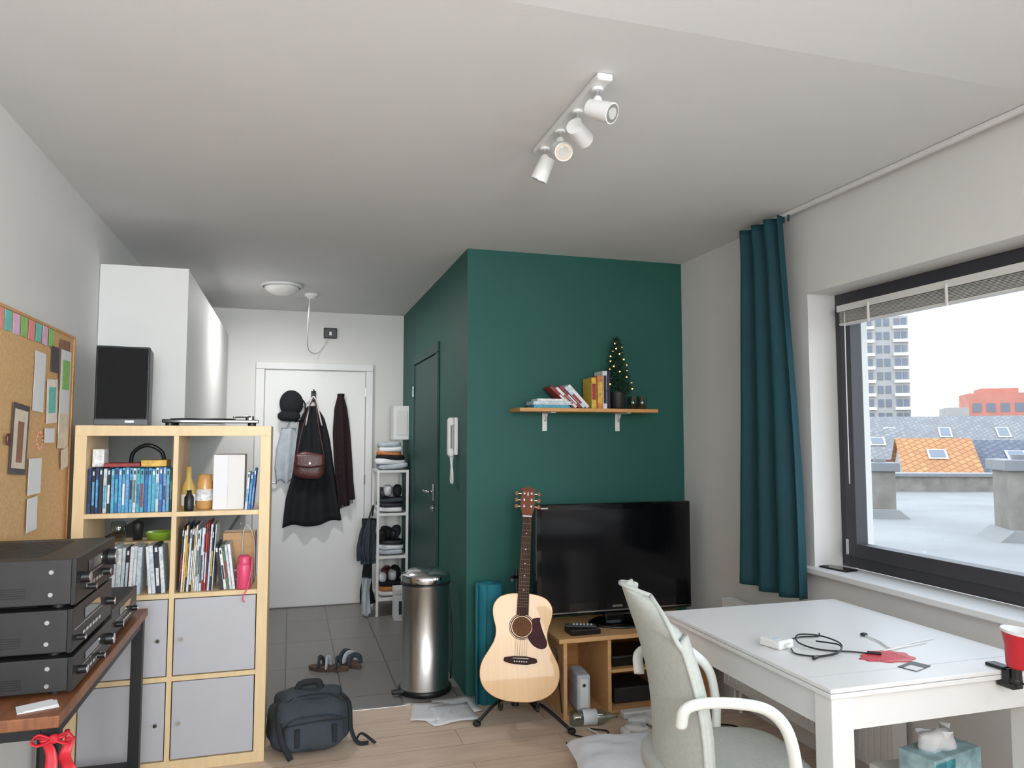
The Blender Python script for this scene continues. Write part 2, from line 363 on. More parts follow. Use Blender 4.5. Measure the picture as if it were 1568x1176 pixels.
b=B('white_box'); b.box(c2[0]+.138,c2[0]+.268,3.55,3.75,z+.0005,z+.243,M_paper,.003); b.box(c2[0]+.2,c2[0]+.27,3.546,3.549,z+.01,z+.24,M_whitem,.001); b.done()
b=B('comic_books'); row(b,c2[0]+.274,c2[1]-.025,3.525,z,.16,.2,.008,.014,.14,[PAL[9],PAL[3],PAL[1],PAL[0]],4); b.done()
z=zs[2]
b=B('pink_drinking_bottle'); px=c2[0]+.278
b.lathe([(.001,.0005),(.026,.001),(.03,.008),(.031,.10),(.026,.115),(.001,.116)],(px,3.535,z),M_pink); b.lathe([(.027,.112),(.027,.135),(.02,.145),(.001,.145)],(px,3.535,z),M_pink)
b.tube([(px+.02,3.53,z+.14),(px+.035,3.50,z+.12),(px+.02,3.488,z+.02),(px,3.484,z-.03),(px+.008,3.484,z-.05)],.003,M_pink,seg=6); b.done()
b=B('white_mug'); b.lathe([(.001,.0005),(.03,.001),(.034,.01),(.034,.09),(.031,.09),(.03,.012),(.001,.01)],(px+.0,3.62,z),M_white)
b.tube([(px-.033,3.62,z+.07),(px-.055,3.62,z+.06),(px-.05,3.62,z+.03),(px-.033,3.62,z+.025)],.004,M_white,seg=6); b.done()
b=B('cardboard_organiser'); b.box(c2[0]+.17,c2[1]-.02,3.75,3.86,z+.0005,z+.22,M_beech,.003); b.tube([(c2[0]+.26,3.73,z+.005),(c2[0]+.26,3.72,z+.20),(c2[0]+.28,3.70,z+.26),(c2[0]+.31,3.72,z+.18),(c2[0]+.315,3.73,z+.005)],.003,M_white); b.done()
# speaker and turntable
b=B('loudspeaker'); b.M=T(-.715,3.67,bz)@Rz(6)
b.box(-.105,.105,-.11,.12,.001,.345,M_black,.005); b.box(-.098,.098,-.122,-.110,.03,.338,pm('speaker_grille',(24,24,26),.95,var=.2,vscale=250,bump=.5,bscale=500),.004)
b.box(.015,.05,-.1235,-.119,.012,.022,M_white); b.box(-.105,.105,-.118,-.110,.001,.028,M_black,.002); b.done()
b=B('record_player'); b.M=T(-.345,3.68,bz)@Rz(3)
b.box(-.20,.20,-.15,.15,.012,.028,M_gloss,.004)
for sx in(-.17,.17):
    for sy in(-.12,.12): b.cyl((sx,sy,.0005),(sx,sy,.012),.018,M_black)
b.cyl((-.04,0,.028),(-.04,0,.034),.14,M_char,seg=48); b.tube([(.16,.1,.045),(.16,0,.045),(.09,-.07,.04)],.004,M_chrome); b.cyl((.16,.1,.028),(.16,.1,.05),.02,M_chrome)
b.done()
# ---------------------------------------------------------------- cork board
b=B('cork_board'); b.box(XL+.001,XL+.014,2.35,3.556,.97,1.83,M_cork); b.box(XL+.001,XL+.018,2.34,3.552,1.825,1.835,M_oak); b.box(XL+.001,XL+.018,2.34,3.552,.965,.975,M_oak); b.box(XL+.001,XL+.018,3.552,3.566,.965,1.835,M_oak); b.box(XL+.001,XL+.018,2.325,2.34,.965,1.835,M_oak); b.done()
b=B('pinned_papers')
nt=[pm('note_%d'%i,c,.8,var=.1,vscale=30) for i,c in enumerate([(150,200,120),(240,150,150),(120,200,190),(230,190,220),(240,230,220),(90,85,90),(225,210,190),(150,110,90)])]
pw=XL+.0145
def pin(y0,y1,z0,z1,m,tilt=0):
    global pw
    pw+=.0004
    M=T(0,(y0+y1)/2,(z0+z1)/2)@Rx(tilt); b.box(pw,pw+.001,-(y1-y0)/2,(y1-y0)/2,-(z1-z0)/2,(z1-z0)/2,m,M=M)
for i in range(9): pin(2.60+i*.075,2.66+i*.075,1.755-.003*(i%2),1.822,nt[i%4],random.uniform(-3,3))
pin(3.05,3.17,1.50,1.72,M_paper,-2); pin(3.24,3.34,1.66,1.76,nt[5],0); pin(3.34,3.48,1.60,1.80,nt[7],2); pin(3.36,3.5,1.42,1.76,M_paper,0)
pin(3.2,3.33,1.46,1.63,nt[4],3); pin(3.22,3.31,1.5,1.60,nt[2],3); pin(3.36,3.5,1.36,1.50,nt[6],-2); pin(3.38,3.48,1.60,1.72,nt[0],0); pin(2.84,3.0,1.28,1.52,nt[5],-4); pin(2.855,2.985,1.30,1.50,nt[6],-4); pin(2.89,2.95,1.32,1.46,nt[7],-4)
pin(3.02,3.16,1.2,1.33,M_paper,0); pin(3.02,3.13,1.07,1.19,M_paper,2); pin(3.18,3.3,1.385,1.44,M_paper,0); pin(3.40,3.5,1.28,1.36,nt[6],8); pin(2.5,2.62,1.5,1.7,nt[6],2)
for i in range(12):
    a=2*math.pi*i/12; b.blob((pw+.002,3.12+.035*math.cos(a),1.395+.03*math.sin(a)),(.002,.004,.004),nt[1],nu=6,nv=4)
b.blob((pw+.004,2.79,1.40),(.006,.012,.02),M_leather); b.done()
# ---------------------------------------------------------------- hifi table + stack
b=B('hifi_side_table'); tz=.72
b.box(-.895,-.535,2.13,3.33,tz-.03,tz,M_rust,.003)
for x,y in ((-.56,2.17),(-.56,3.28),(-.87,2.17),(-.87,3.28)): b.box(x-.02,x+.02,y-.02,y+.02,0,tz-.0305,M_blackm,.002)
b.box(-.85,-.58,2.15,2.19,tz-.06,tz-.031,M_blackm); b.box(-.575,-.545,2.19,3.26,tz-.06,tz-.031,M_blackm); b.box(-.85,-.58,3.26,3.30,.1,.14,M_blackm); b.box(-.575,-.545,2.19,3.26,.1,.13,M_blackm)
b.done()
def amp(b,y0,y1,z0,z1,x1,kn):
    b.box(-.893,x1-.0125,y0,y1,z0+.012,z1,M_char,.003); b.box(x1-.012,x1,y0-.003,y1+.003,z0+.010,z1+.002,M_black,.002)
    for y in (y0+.04,y1-.04):
        for x in (x1-.05,-.86): b.cyl((x,y,z0+.0005),(x,y,z0+.013),.017,M_black,seg=12)
    h=z1-z0
    for (yy,zz,r) in kn:
        b.cyl((x1,y0+yy*(y1-y0),z0+h*zz),(x1+.02,y0+yy*(y1-y0),z0+h*zz),r,M_black,r1=r*.92,seg=20); b.cyl((x1+.02,y0+yy*(y1-y0),z0+h*zz),(x1+.0215,y0+yy*(y1-y0),z0+h*zz),r*.9,M_chrome,seg=20)
    b.box(x1,x1+.0015,y0+.12,y0+.3,z0+h*.6,z0+h*.82,M_gloss); b.box(x1,x1+.001,y0+.02,y1-.02,z0+h*.52,z0+h*.535,M_chrome)
    for i in range(6): b.box(x1,x1+.004,y0+.1+i*.035,y0+.122+i*.035,z0+h*.28,z0+h*.36,M_chrome,.001)
    for zz in (.3,.75): 
        b.cyl((x1-.06,y0-.003,z0+h*zz),(x1-.06,y0,z0+h*zz),.006,M_chrome,seg=10)
    for i in range(5): b.box(-.87,x1-.12,y0-.001,y0-.0001,z0+h*.25+i*.006,z0+h*.25+.002+i*.006,M_black)
    for i in range(14): b.box(-.86,x1-.1,y0+.06+i*.024,y0+.068+i*.024,z1+.0002,z1+.0012,M_black)
b=B('stereo_receiver'); amp(b,2.28,2.73,.948,1.08,-.545,[(.14,.55,.016),(.85,.6,.026),(.68,.35,.011),(.3,.25,.009)]); b.done()
b=B('cd_player'); amp(b,2.28,2.73,.822,.946,-.55,[(.9,.5,.012),(.12,.3,.008)]); b.done()
b=B('amplifier'); amp(b,2.28,2.73,.7205,.820,-.545,[(.86,.5,.018),(.14,.5,.012),(.6,.3,.008)]); b.done()
b=B('cassette_deck'); amp(b,2.80,3.22,.7205,.83,-.56,[(.2,.4,.01),(.8,.4,.01)]); b.done()
b=B('paper_note'); b.M=T(-.60,2.21,.7205)@Rz(20); b.box(-.05,.04,-.03,.03,0,.002,M_paper); b.box(-.04,.035,-.025,.03,.0022,.004,M_paper,M=Rz(8)); b.done()
b=B('red_ribbon')
for k in range(2):
    def f(u,v,k=k): return (-.545+.045*k-.02*(1-v)+(u-.5)*.022*(1+.5*v)+.010*math.sin(v*4+k*2), 2.125+.008*math.sin(v*7+k*2)+.005*k, .665-v*(.12-.03*k))
    b.grid(f,4,12,M_red,.0015)
b.tube([(-.59,2.15,.668),(-.57,2.135,.668),(-.545,2.13,.665),(-.525,2.14,.668),(-.525,2.17,.668)],.007,M_red,flat=.7); b.blob((-.545,2.128,.666),(.012,.010,.011),M_red,nz=.3,nf=30)
for sg in (-1,1): b.tube([(-.545,2.125,.666),(-.545+sg*.03,2.118,.682),(-.545+sg*.045,2.118,.666),(-.545+sg*.03,2.122,.655),(-.545,2.125,.666)],.006,M_red,flat=.4)
b.done()
# ---------------------------------------------------------------- things in hallway
def cloth(b,prof,y0,mat,folds=3,amp=.015,th=.02,nv=24,ph=0,slant=0):
    def f(u,v):
        k=v*(len(prof)-1); i=min(int(k),len(prof)-2); t_=k-i
        z,xl,xr=[prof[i][q]*(1-t_)+prof[i+1][q]*t_ for q in range(3)]
        y=y0-.012-amp*(math.sin(u*math.pi*2*folds+ph+v*1.2)*(.25+.75*v)) - .03*math.sin(u*math.pi)
        return (xl+(xr-xl)*u,y,z+ (slant*(u-.5)+.015*math.sin(u*9+ph))*v)
    b.grid(f,24,nv,mat,th)
dy=YB-.04
b=B('coat_hook'); b.box(.16,.20,dy-.005,dy+.016,1.70,1.79,M_blackm,.003); b.tube([(.18,dy-.005,1.72),(.18,dy-.05,1.71),(.18,dy-.06,1.75)],.006,M_blackm); b.tube([(.18,dy-.005,1.78),(.18,dy-.04,1.775),(.18,dy-.05,1.80)],.006,M_blackm)
b.done()
b=B('baseball_cap'); b.blob((.0,dy-.075,1.68),(.095,.065,.11),M_coat,e=1,nz=.05); b.blob((-.02,dy-.085,1.575),(.09,.06,.045),M_coat,e=.8,nz=.1); b.tube([(.05,dy-.06,1.74),(.11,dy-.06,1.68),(.10,dy-.06,1.56),(.03,dy-.07,1.53)],.006,M_coat); b.done()
b=B('tote_bag'); cloth(b,[(1.48,-.07,.04),(1.3,-.11,.05),(1.15,-.12,.05),(1.04,-.10,.04)],dy-.015,M_tote,2,.012,.03); b.tube([(-.03,dy-.05,1.47),(.02,dy-.05,1.58),(.10,dy-.05,1.66),(.17,dy-.05,1.72)],.006,M_tote); b.done()
b=B('black_coat'); cloth(b,[(1.66,.13,.20),(1.55,.07,.26),(1.38,.05,.30),(1.1,.02,.34),(.9,-.03,.37),(.68,-.05,.41)],dy-.02,M_coat,3,.022,.04,slant=.04)
b.tube([(.12,dy-.06,1.5),(.15,dy-.065,1.68),(.18,dy-.065,1.74),(.21,dy-.065,1.66),(.25,dy-.06,1.5)],.006,M_whitem); b.done()
b=B('leather_handbag'); b.blob((.155,dy-.135,1.17),(.125,.035,.11),M_leather,e=.6,nz=.1,nf=10,M=Ry(8)); b.grid(lambda u,v:(.04+.23*u,dy-.175-.006*math.sin(u*3.14),1.26-.09*v-.02*math.sin(u*3.14)*v),10,6,M_leather,.006)
b.tube([(.05,dy-.135,1.24),(.10,dy-.12,1.5),(.18,dy-.11,1.72),(.22,dy-.12,1.5),(.27,dy-.135,1.24)],.005,M_leather); b.cyl((.155,dy-.19,1.19),(.155,dy-.18,1.19),.008,M_chrome); b.done()
b=B('maroon_scarf'); cloth(b,[(1.77,.38,.42),(1.65,.35,.455),(1.45,.34,.475),(1.2,.355,.49),(1.0,.38,.50),(.84,.40,.515)],dy-.01,M_maroon,2,.02,.04,slant=.06)
for i in range(10): b.tube([(.41+.011*i,dy-.03,.87+.003*i),(.412+.011*i,dy-.032,.80+.005*i)],.003,M_maroon,seg=5)
b.done()
# detector, dome lamp, black box
b=B('ceiling_dome_light'); b.lathe([(.001,H-.075),(.05,H-.07),(.09,H-.055),(.115,H-.03),(.12,H-.018),(.001,H-.018)],(-.08,5.385,0),M_dome,40); b.lathe([(.128,H-.02),(.14,H-.018),(.142,H-.0005),(.001,H-.0005)],(-.08,5.385,0),M_white,40); b.done()
b=B('smoke_detector'); b.lathe([(.001,H-.04),(.03,H-.038),(.034,H-.025),(.05,H-.02),(.052,H-.0005),(.001,H-.0005)],(.13,5.67,0),M_white,28)
b.tube([(.12,5.67,H-.03),(.11,5.75,H-.2),(.12,6.1,H-.36),(.2,6.44,H-.36),(.26,6.47,H-.28),(.3,6.48,H-.2)],.004,M_whitem,seg=6); b.done()
b=B('thermostat_box'); b.box(.255,.365,YB-.035,YB-.001,2.245,2.335,M_black,.006); b.box(.30,.32,YB-.037,YB-.034,2.27,2.30,M_white); b.done()
# intercom
b=B('intercom_handset'); b.box(XG-.025,XG-.001,4.245,4.33,1.30,1.52,M_white,.008)
b.box(XG-.055,XG-.0255,4.25,4.30,1.47,1.52,M_white,.01); b.box(XG-.055,XG-.0255,4.25,4.30,1.29,1.34,M_white,.01); b.box(XG-.06,XG-.042,4.253,4.297,1.30,1.51,M_white,.007)
b.tube([(XG-.04,4.275,1.295),(XG-.035,4.25,1.2),(XG-.03,4.27,1.14),(XG-.03,4.31,1.15),(XG-.025,4.32,1.22),(XG-.02,4.31,1.30)],.007,M_white,seg=8); b.done()
b=B('fuse_box'); b.box(XG-.13,XG-.001,6.12,6.3,1.38,1.66,M_white,.006); b.box(XG-.11,XG-.02,6.115,6.1195,1.42,1.62,M_whitem,.002); b.done()
# shoe rack
b=B('shoe_rack'); rx0,rx1,ry0,ry1=.665,.915,5.96,6.35
for x in (rx0,rx1-.02):
    for y in (ry0,ry1-.02): b.box(x,x+.02,y,y+.02,0,1.14,M_white,.002)
for z in (.14,.465,.80,1.14):
    b.box(rx0+.02,rx1-.02,ry0+.0005,ry0+.0195,z-.02,z,M_white,.002); b.box(rx0+.02,rx1-.02,ry1-.0195,ry1-.0005,z-.02,z,M_white,.002)
    b.box(rx0+.0005,rx0+.0195,ry0+.02,ry1-.02,z-.02,z,M_white,.002); b.box(rx1-.0195,rx1-.0005,ry0+.02,ry1-.02,z-.02,z,M_white,.002); b.box(rx0+.02,rx1-.02,ry0+.02,ry1-.02,z-.008,z-.004,M_whitem)
b.done()
random.seed(11)
shp=[M_coat,M_paper,M_leather,PAL[7],M_tote,PAL[11],M_tote,M_navy,M_paper]
b=B('shelf_clutter')
for z in (.142,.467,.802):
    for k in range(3): b.blob((.79+random.uniform(-.01,.01),6.15,z+.022+k*.036),(.10,.14,.02),shp[(k*4+int(z*10))%9],e=.4,nz=.12,nf=9,M=Ry(random.uniform(-4,4)),seed=k)
    for k in range(4):
        x=rx0+.06+k*.04; y=6.13+random.uniform(-.04,.05)
        b.blob((x,y,z+.15+.02*(k%2)),(.035,.09,.045),random.choice(shp),e=.7,nz=.25,nf=12,M=Rz(random.uniform(-20,20)),seed=k)
b.done()
b=B('hanging_bags')
cloth(b,[(.76,.60,.63),(.66,.57,.645),(.52,.555,.645),(.42,.575,.64)],6.04,M_navy,2,.02,.07)
cloth(b,[(.44,.60,.64),(.34,.565,.645),(.2,.56,.645),(.1,.60,.64)],6.07,M_coat,1.5,.015,.06); cloth(b,[(.30,.58,.61),(.16,.56,.62),(.02,.57,.63)],6.0,M_tote,1,.015,.05)
b.tube([(.61,6.02,.76),(.645,6.03,.86),(.64,6.06,.77)],.006,M_coat); b.done()
b=B('folded_clothes')
for k in range(6): b.blob((.79+random.uniform(-.02,.02),6.14,1.17+k*.034),(.125-k*.008,.14,.024),[M_tote,M_paper,M_coat,PAL[11],M_paper,M_tote][k],e=.5,nz=.25,nf=9,M=Ry(random.uniform(-7,7)),seed=k)
b.done()
b=B('shoe_box'); b.box(.79,.92,5.78,5.93,.001,.2,M_paper,.003); b.box(.788,.922,5.778,5.932,.201,.242,M_whitem,.003); b.box(.82,.87,5.7765,5.7795,.05,.15,PAL[7]); b.done()
# pedal bin
b=B('pedal_bin'); bc=(.745,4.20,0)
b.lathe([(.001,.001),(.138,.001),(.142,.01),(.142,.03),(.131,.035),(.131,.57),(.134,.575),(.134,.60)],bc,M_steel,48)
b.lathe([(.135,.598),(.138,.605),(.138,.635),(.13,.645),(.10,.662),(.05,.67),(.001,.671)],bc,M_chrome,48); b.lathe([(.139,.588),(.139,.60),(.13,.60)],bc,M_black,48)
b.lathe([(.143,.0005),(.147,.004),(.147,.028),(.14,.032)],bc,M_black,48)
b.box(.555,.62,4.13,4.17,.012,.03,M_black,.004); b.box(.86,.895,4.24,4.28,.57,.63,M_black,.006); b.tube([(.885,4.25,.58),(.9,4.22,.3),(.892,4.2,.05)],.005,M_black); b.done()
# sandals
b=B('sandal'); XZY=Matrix(((1,0,0,0),(0,0,1,0),(0,1,0,0),(0,0,0,1)))
M_sole=pm('sandal_sole',(92,70,58),.8,var=.1)
def sandal(cx,cy,a,z=0,tl=0):
    b.M=T(cx,cy,z)@Rz(a)@Ry(tl)
    pts=[(.042*math.sin(t_)*(1+.25*math.cos(t_)),.125*math.cos(t_)) for t_ in [2*math.pi*i/24 for i in range(24)]]
    b.prism(pts,.001,.022,M_sole,M=XZY)
    for yy in (.05,.0,-.06): b.tube([(-.042,yy,.015),(-.032,yy,.055),(0,yy+.01,.07),(.032,yy,.055),(.042,yy,.015)],.007,M_tote if yy==0 else M_navy,flat=2.2)
sandal(.25,4.72,65); sandal(.38,4.79,25); b.done()
# ---------------------------------------------------------------- backpack
b=B('backpack'); b.M=T(.115,3.62,0)@Rz(8)@Matrix.Diagonal((.90,.9,.86,1))
b.blob((0,.02,.125),(.20,.13,.125),M_navy,e=.55,nz=.13,nf=9,nu=40,nv=24)
b.blob((.0,.06,.21),(.165,.085,.07),M_navy,e=.6,nz=.2,nf=12,nu=30,nv=16)
b.blob((.0,-.085,.10),(.155,.07,.085),M_navy,e=.55,nz=.15,nf=12,nu=30,nv=16,M=Rx(-12))
b.tube([(-.15,-.13,.16),(-.05,-.155,.175),(.05,-.155,.175),(.15,-.13,.16)],.004,M_navyd); b.tube([(-.17,-.06,.22),(-.08,-.02,.262),(.08,-.02,.262),(.17,-.06,.22)],.004,M_navyd)
b.tube([(-.06,.06,.27),(-.04,.06,.305),(.04,.06,.305),(.06,.06,.27)],.009,M_navyd,flat=2)
b.tube([(-.14,.04,.25),(-.17,-.06,.21),(-.16,-.14,.10),(-.12,-.17,.01)],.014,M_navyd,flat=.35)
b.tube([(.14,.06,.25),(.19,-.02,.2),(.19,-.08,.08),(.22,-.10,.012),(.27,-.12,.01)],.013,M_navyd,flat=.35); b.tube([(.22,-.06,.01),(.25,-.06,.04),(.30,-.14,.012)],.009,M_navyd,flat=.4)
for x in (-.09,.09): b.box(x-.012,x+.012,-.166,-.15,.06,.15,M_navyd,.003)
b.done()
# papers
b=B('paper_sheets')
for i,(x,y,a) in enumerate(((.78,3.86,10),(.83,3.84,-5),(.76,3.80,18),(.86,3.90,4),(.72,3.85,-12),(.82,3.80,2))):
    M=T(x,y,.001+i*.0012)@Rz(a); b.grid(lambda u,v:((u-.5)*.21,(v-.5)*.24,.004*math.sin(u*5+v*4+i)**2),6,6,M_paper,.0008,M=M)
    for k in range(7): b.box(-.08,.07 if k%3 else .03,-.1+k*.028,-.097+k*.028,.0055,.006,PAL[3],M=M)
b.done()
# yoga mat
b=B('yoga_mat'); c=V((1.045,3.935,0))
def spir(u,v):
    a=u*math.pi*2*5; r=.02+.05*u; return (c.x+r*math.cos(a-2),c.y+r*math.sin(a-2),.001+v*.62)
b.grid(spir,160,2,M_mat,.007); b.grid(lambda u,v:(c.x-.065-.015*u+.0,c.y-.03-.03*u,.001+.62*v),3,2,M_mat,.007); b.done()
# ---------------------------------------------------------------- TV bench
b=B('tv_bench'); X0,X1,Y0,Y1,Z=1.33,2.17,3.56,3.98,.40
b.box(X0-.03,X1+.02,Y0-.02,Y1,Z-.022,Z,M_beech,.003)
b.box(X0,X0+.02,Y0,Y1,.02,Z-.0225,M_beech,.002); b.box(X1-.02,X1,Y0,Y1,.02,Z-.0225,M_beech,.002); b.box(1.57,1.59,Y0,Y1,.0205,Z-.0225,M_beech,.002); b.box(1.93,1.95,Y0,Y1,.0205,Z-.0225,M_beech,.002)
b.box(X0,X1,Y0,Y1,.0,.02,M_beech,.002); b.box(1.59,1.93,Y0+.02,Y1-.01,.2,.216,M_beech,.002); b.box(X0+.02,X1-.02,Y1-.008,Y1-.001,.021,Z-.023,M_oak); b.done()
b=B('media_player'); b.box(1.62,1.9,Y0+.06,Y0+.3,.217,.27,M_black,.004); b.box(1.62,1.9,Y0+.055,Y0+.0595,.225,.265,M_gloss,.001); b.box(1.64,1.86,Y0+.08,Y0+.3,.0215,.10,M_char,.004); b.done()
b=B('set_top_box'); b.box(1.38,1.54,3.58,3.68,.401,.43,M_black,.004); b.box(1.38,1.54,3.578,3.5795,.405,.426,M_gloss); b.done()
b=B('remote_control'); b.M=T(1.45,3.63,.4305)@Rz(70); b.box(-.022,.022,-.08,.08,0,.014,M_char,.005)
for i in range(6):
    for j in range(3): b.box(-.015+j*.011,-.008+j*.011,-.06+i*.018,-.05+i*.018,.014,.016,M_tote)
b.done()
b=B('television'); x0,x1,z0,z1=1.244,2.162,.462,1.048; yf=3.745
b.box(x0,x1,yf,yf+.05,z0,z1,M_gloss,.008); b.box(x0+.06,x1-.06,yf+.0505,yf+.1,z0+.06,z1-.08,M_black,.02)
b.box(x0+.034,x1-.034,yf-.002,yf-.0005,z0+.062,z1-.034,M_screen); b.box(x0+.01,x1-.01,yf-.003,yf,z0+.012,z0+.018,M_chrome)
b.box(1.68,1.74,yf-.003,yf,z0+.03,z0+.042,M_chrome); b.box(x0+.03,x0+.07,yf-.003,yf,z1-.024,z1-.016,M_chrome)
b.box(1.65,1.76,yf+.02,yf+.07,.41,.47,M_gloss,.005)
b.lathe([(.001,.4005),(.22,.4005),(.225,.406),(.20,.414),(.001,.418)],(0,0,0),M_gloss,48,M=T(1.76,yf+.03,0)@Matrix.Diagonal((.9,.62,1,1))); b.done()
b=B('game_console'); b.M=T(1.45,3.66,.0205)@Rz(-6); b.box(-.035,.035,-.10,.07,.001,.19,M_tote,.012); b.box(-.02,.02,-.1015,-.0995,.03,.17,M_whitem); b.cyl((0,-.104,.14),(0,-.1005,.14),.009,M_chrome); b.box(-.036,-.0345,-.06,.04,.1,.13,M_tote); b.done()
b=B('game_controller')
for (x,y,a) in ((1.66,3.40,20),(1.60,3.30,-30)):
    b.M=T(x,y,0)@Rz(a); b.blob((0,0,.025),(.06,.035,.022),M_white,e=.7); b.blob((-.05,-.03,.02),(.022,.04,.018),M_white,M=Rz(20)); b.blob((.05,-.03,.02),(.022,.04,.018),M_white,M=Rz(-20))
    b.cyl((-.03,0,.04),(-.03,0,.055),.009,M_tote); b.cyl((.03,-.01,.04),(.03,-.01,.055),.009,M_tote)
b.done()
b=B('glass_bottle'); GM=T(1.335,3.485,.038)@Rz(-8)@Ry(90); b.lathe([(.001,0),(.032,.002),(.036,.02),(.036,.16),(.02,.19),(.013,.21),(.013,.24),(.001,.24)],(0,0,0),M_glass,24,M=GM); b.lathe([(.0365,.06),(.037,.13),(.0365,.13)],(0,0,0),M_paper,24,M=GM); b.done()
b=B('power_cables')
b.tube([(1.31,3.53,.05),(1.295,3.53,.2),(1.285,3.53,.32),(1.285,3.54,.36)],.004,M_black); b.tube([(1.40,3.42,.006),(1.42,3.36,.006),(1.45,3.26,.006),(1.5,3.22,.006),(1.58,3.20,.006),(1.74,3.26,.006),(1.8,3.45,.006)],.004,M_white)
b.tube([(1.30,3.38,.006),(1.35,3.32,.006),(1.42,3.30,.006),(1.48,3.36,.006),(1.40,3.42,.006)],.004,M_black); b.box(1.62,1.86,3.48,3.53,.001,.035,M_white,.006)
b.tube([(1.9,3.2,.006),(1.98,3.1,.006),(2.05,3.15,.04),(2.0,3.3,.006),(1.9,3.35,.006)],.004,M_black); b.tube([(1.9,3.45,.01),(1.95,3.3,.01),(2.1,3.1,.01)],.005,M_black); b.done()
# ---------------------------------------------------------------- guitar
def gmat(): return T(1.075,3.50,.135)@Rz(-15)@Ry(3.6)@Rx(-14)@Matrix.Diagonal((1.04,1,1,1))
prof=[(0,0),(.004,.06),(.02,.115),(.05,.158),(.09,.181),(.135,.187),(.18,.177),(.23,.15),(.27,.13),(.305,.122),(.34,.125),(.38,.137),(.42,.143),(.455,.135),(.483,.11),(.498,.07),(.503,.03),(.504,0)]
pc=[(p.y,p.x) for p in cr([(a,w,0) for a,w in prof],4)]
outline=pc+[(-x,z) for x,z in pc[::-1][1:-1]]
b=B('acoustic_guitar'); b.M=gmat()
b.prism(outline,0,.10,M_mahog); b.prism([(x*.992,z*.996+.001) for x,z in outline],-.004,-.0002,M_spruce)
b.tube([(x*.997,-.0015,z) for x,z in outline]+[(outline[0][0],-.0015,outline[0][1])],.0022,M_bind,seg=6,sm=False)
def disc(cx,cz,r,y,mat,seg=36,r0=0):
    if r0: 
        t=bmesh.new(); a=[t.verts.new((cx+r*math.cos(2*math.pi*i/seg),y,cz+r*math.sin(2*math.pi*i/seg))) for i in range(seg)]; c_=[t.verts.new((cx+r0*math.cos(2*math.pi*i/seg),y,cz+r0*math.sin(2*math.pi*i/seg))) for i in range(seg)]
        for i in range(seg): t.faces.new((a[i],a[(i+1)%seg],c_[(i+1)%seg],c_[i]))
        b.merge(t,mat)
    else: b.prism([(cx+r*math.cos(2*math.pi*i/seg),cz+r*math.sin(2*math.pi*i/seg)) for i in range(seg)],y-.0004,y,mat)
disc(0,.345,.062,-.0045,M_rosew,r0=.059); disc(0,.345,.056,-.0046,M_rosew,r0=.051); disc(0,.345,.047,-.0048,pm('soundhole_interior',(110,72,44),.9,var=.3,vscale=20))
g=[(.047,.36),(.05,.385),(.085,.392),(.085,.375),(.10,.33),(.122,.28),(.118,.255),(.095,.245),(.06,.258),(.035,.285),(.03,.303),(.042,.318),(.049,.335)]
b.prism([(p.x,p.y) for p in cr([(x,z,0) for x,z in g]+[(g[0][0],g[0][1],0)],4)[:-1]],-.0062,-.0045,M_guard)
b.prism([(-.08,.185),(-.075,.20),(-.03,.208),(.03,.208),(.075,.20),(.08,.185),(.07,.178),(.03,.170),(-.03,.170),(-.07,.178)],-.014,-.0042,M_rosew); b.box(-.037,.037,-.017,-.0142,.197,.200,M_whitem)
for i in range(6): b.cyl((-.028+i*.0112,-.02,.184),(-.028+i*.0112,-.0142,.184),.0035,M_whitem,seg=8)
b.prism([(-.0285,.40),(.0285,.40),(.0225,.885),(-.0225,.885)],-.013,-.0052,M_rosew); b.prism([(-.027,.505),(.027,.505),(.0215,.89),(-.0215,.89)],-.005,.018,M_mahog)
b.box(-.023,.023,-.016,0,.885,.891,M_whitem)
for i in range(20):
    z=.887-.652*(1-2**(-(i+1)/12))
    if z>.402: w=.0225+.006*(.885-z)/.485; b.box(-w,w,-.0140,-.0131,z-.0008,z+.0008,M_fret)
for z in (.80,.72,.65,.59,.52): disc(0,z,.003,-.0133,M_paper,10)
for i in range(6):
    b.cyl((-.0275+i*.011,-.0175,.198),(-.0175+i*.007,-.0165,.888),.0005,M_fret,seg=5)
b.M=gmat()@T(0,0,.888)@Rx(-10)
b.prism([(-.0225,0),(.0225,0),(.03,.03),(.036,.05),(.032,.13),(.037,.15),(.02,.152),(.0,.162),(-.02,.152),(-.037,.15),(-.032,.13),(-.036,.05),(-.03,.03)],-.006,.010,M_mahog)
for sx in (-1,1):
    for i in range(3):
        z=.055+i*.035; b.cyl((sx*.018,-.018,z),(sx*.018,-.006,z),.004,M_chrome,seg=10); b.cyl((sx*.018,-.008,z),(sx*.018,-.006,z),.007,M_chrome,seg=12)
        b.cyl((sx*.03,.004,z),(sx*.05,.004,z),.003,M_chrome,seg=8); b.blob((sx*.056,.004,z),(.009,.005,.011),M_bind,e=.7,nu=10,nv=8)
b.prism([(-.004,.12),(0,.135),(.004,.12),(0,.105)],-.0068,-.0061,M_paper)
b.done()
b=B('guitar_stand')
hub=(1.12,3.70,.10)
for e in ((.90,3.62,.012),(1.31,3.40,.012),(1.20,3.92,.012)):
    b.tube([hub,((hub[0]+e[0])/2,(hub[1]+e[1])/2,.085),e],.009,M_black,seg=10); b.blob((e[0],e[1],.0125),(.02,.02,.0125),M_black,e=.8)
b.cyl((1.12,3.70,.06),(1.175,3.86,.70),.009,M_black); b.cyl((1.12,3.70,.05),(1.12,3.70,.13),.02,M_black)
b.tube([(1.12,3.70,.11),(1.03,3.66,.105),(.99,3.52,.11),(.985,3.485,.118),(.985,3.478,.15)],.009,M_black); b.tube([(1.12,3.70,.11),(1.16,3.62,.10),(1.155,3.46,.105),(1.155,3.445,.118),(1.155,3.438,.15)],.009,M_black)
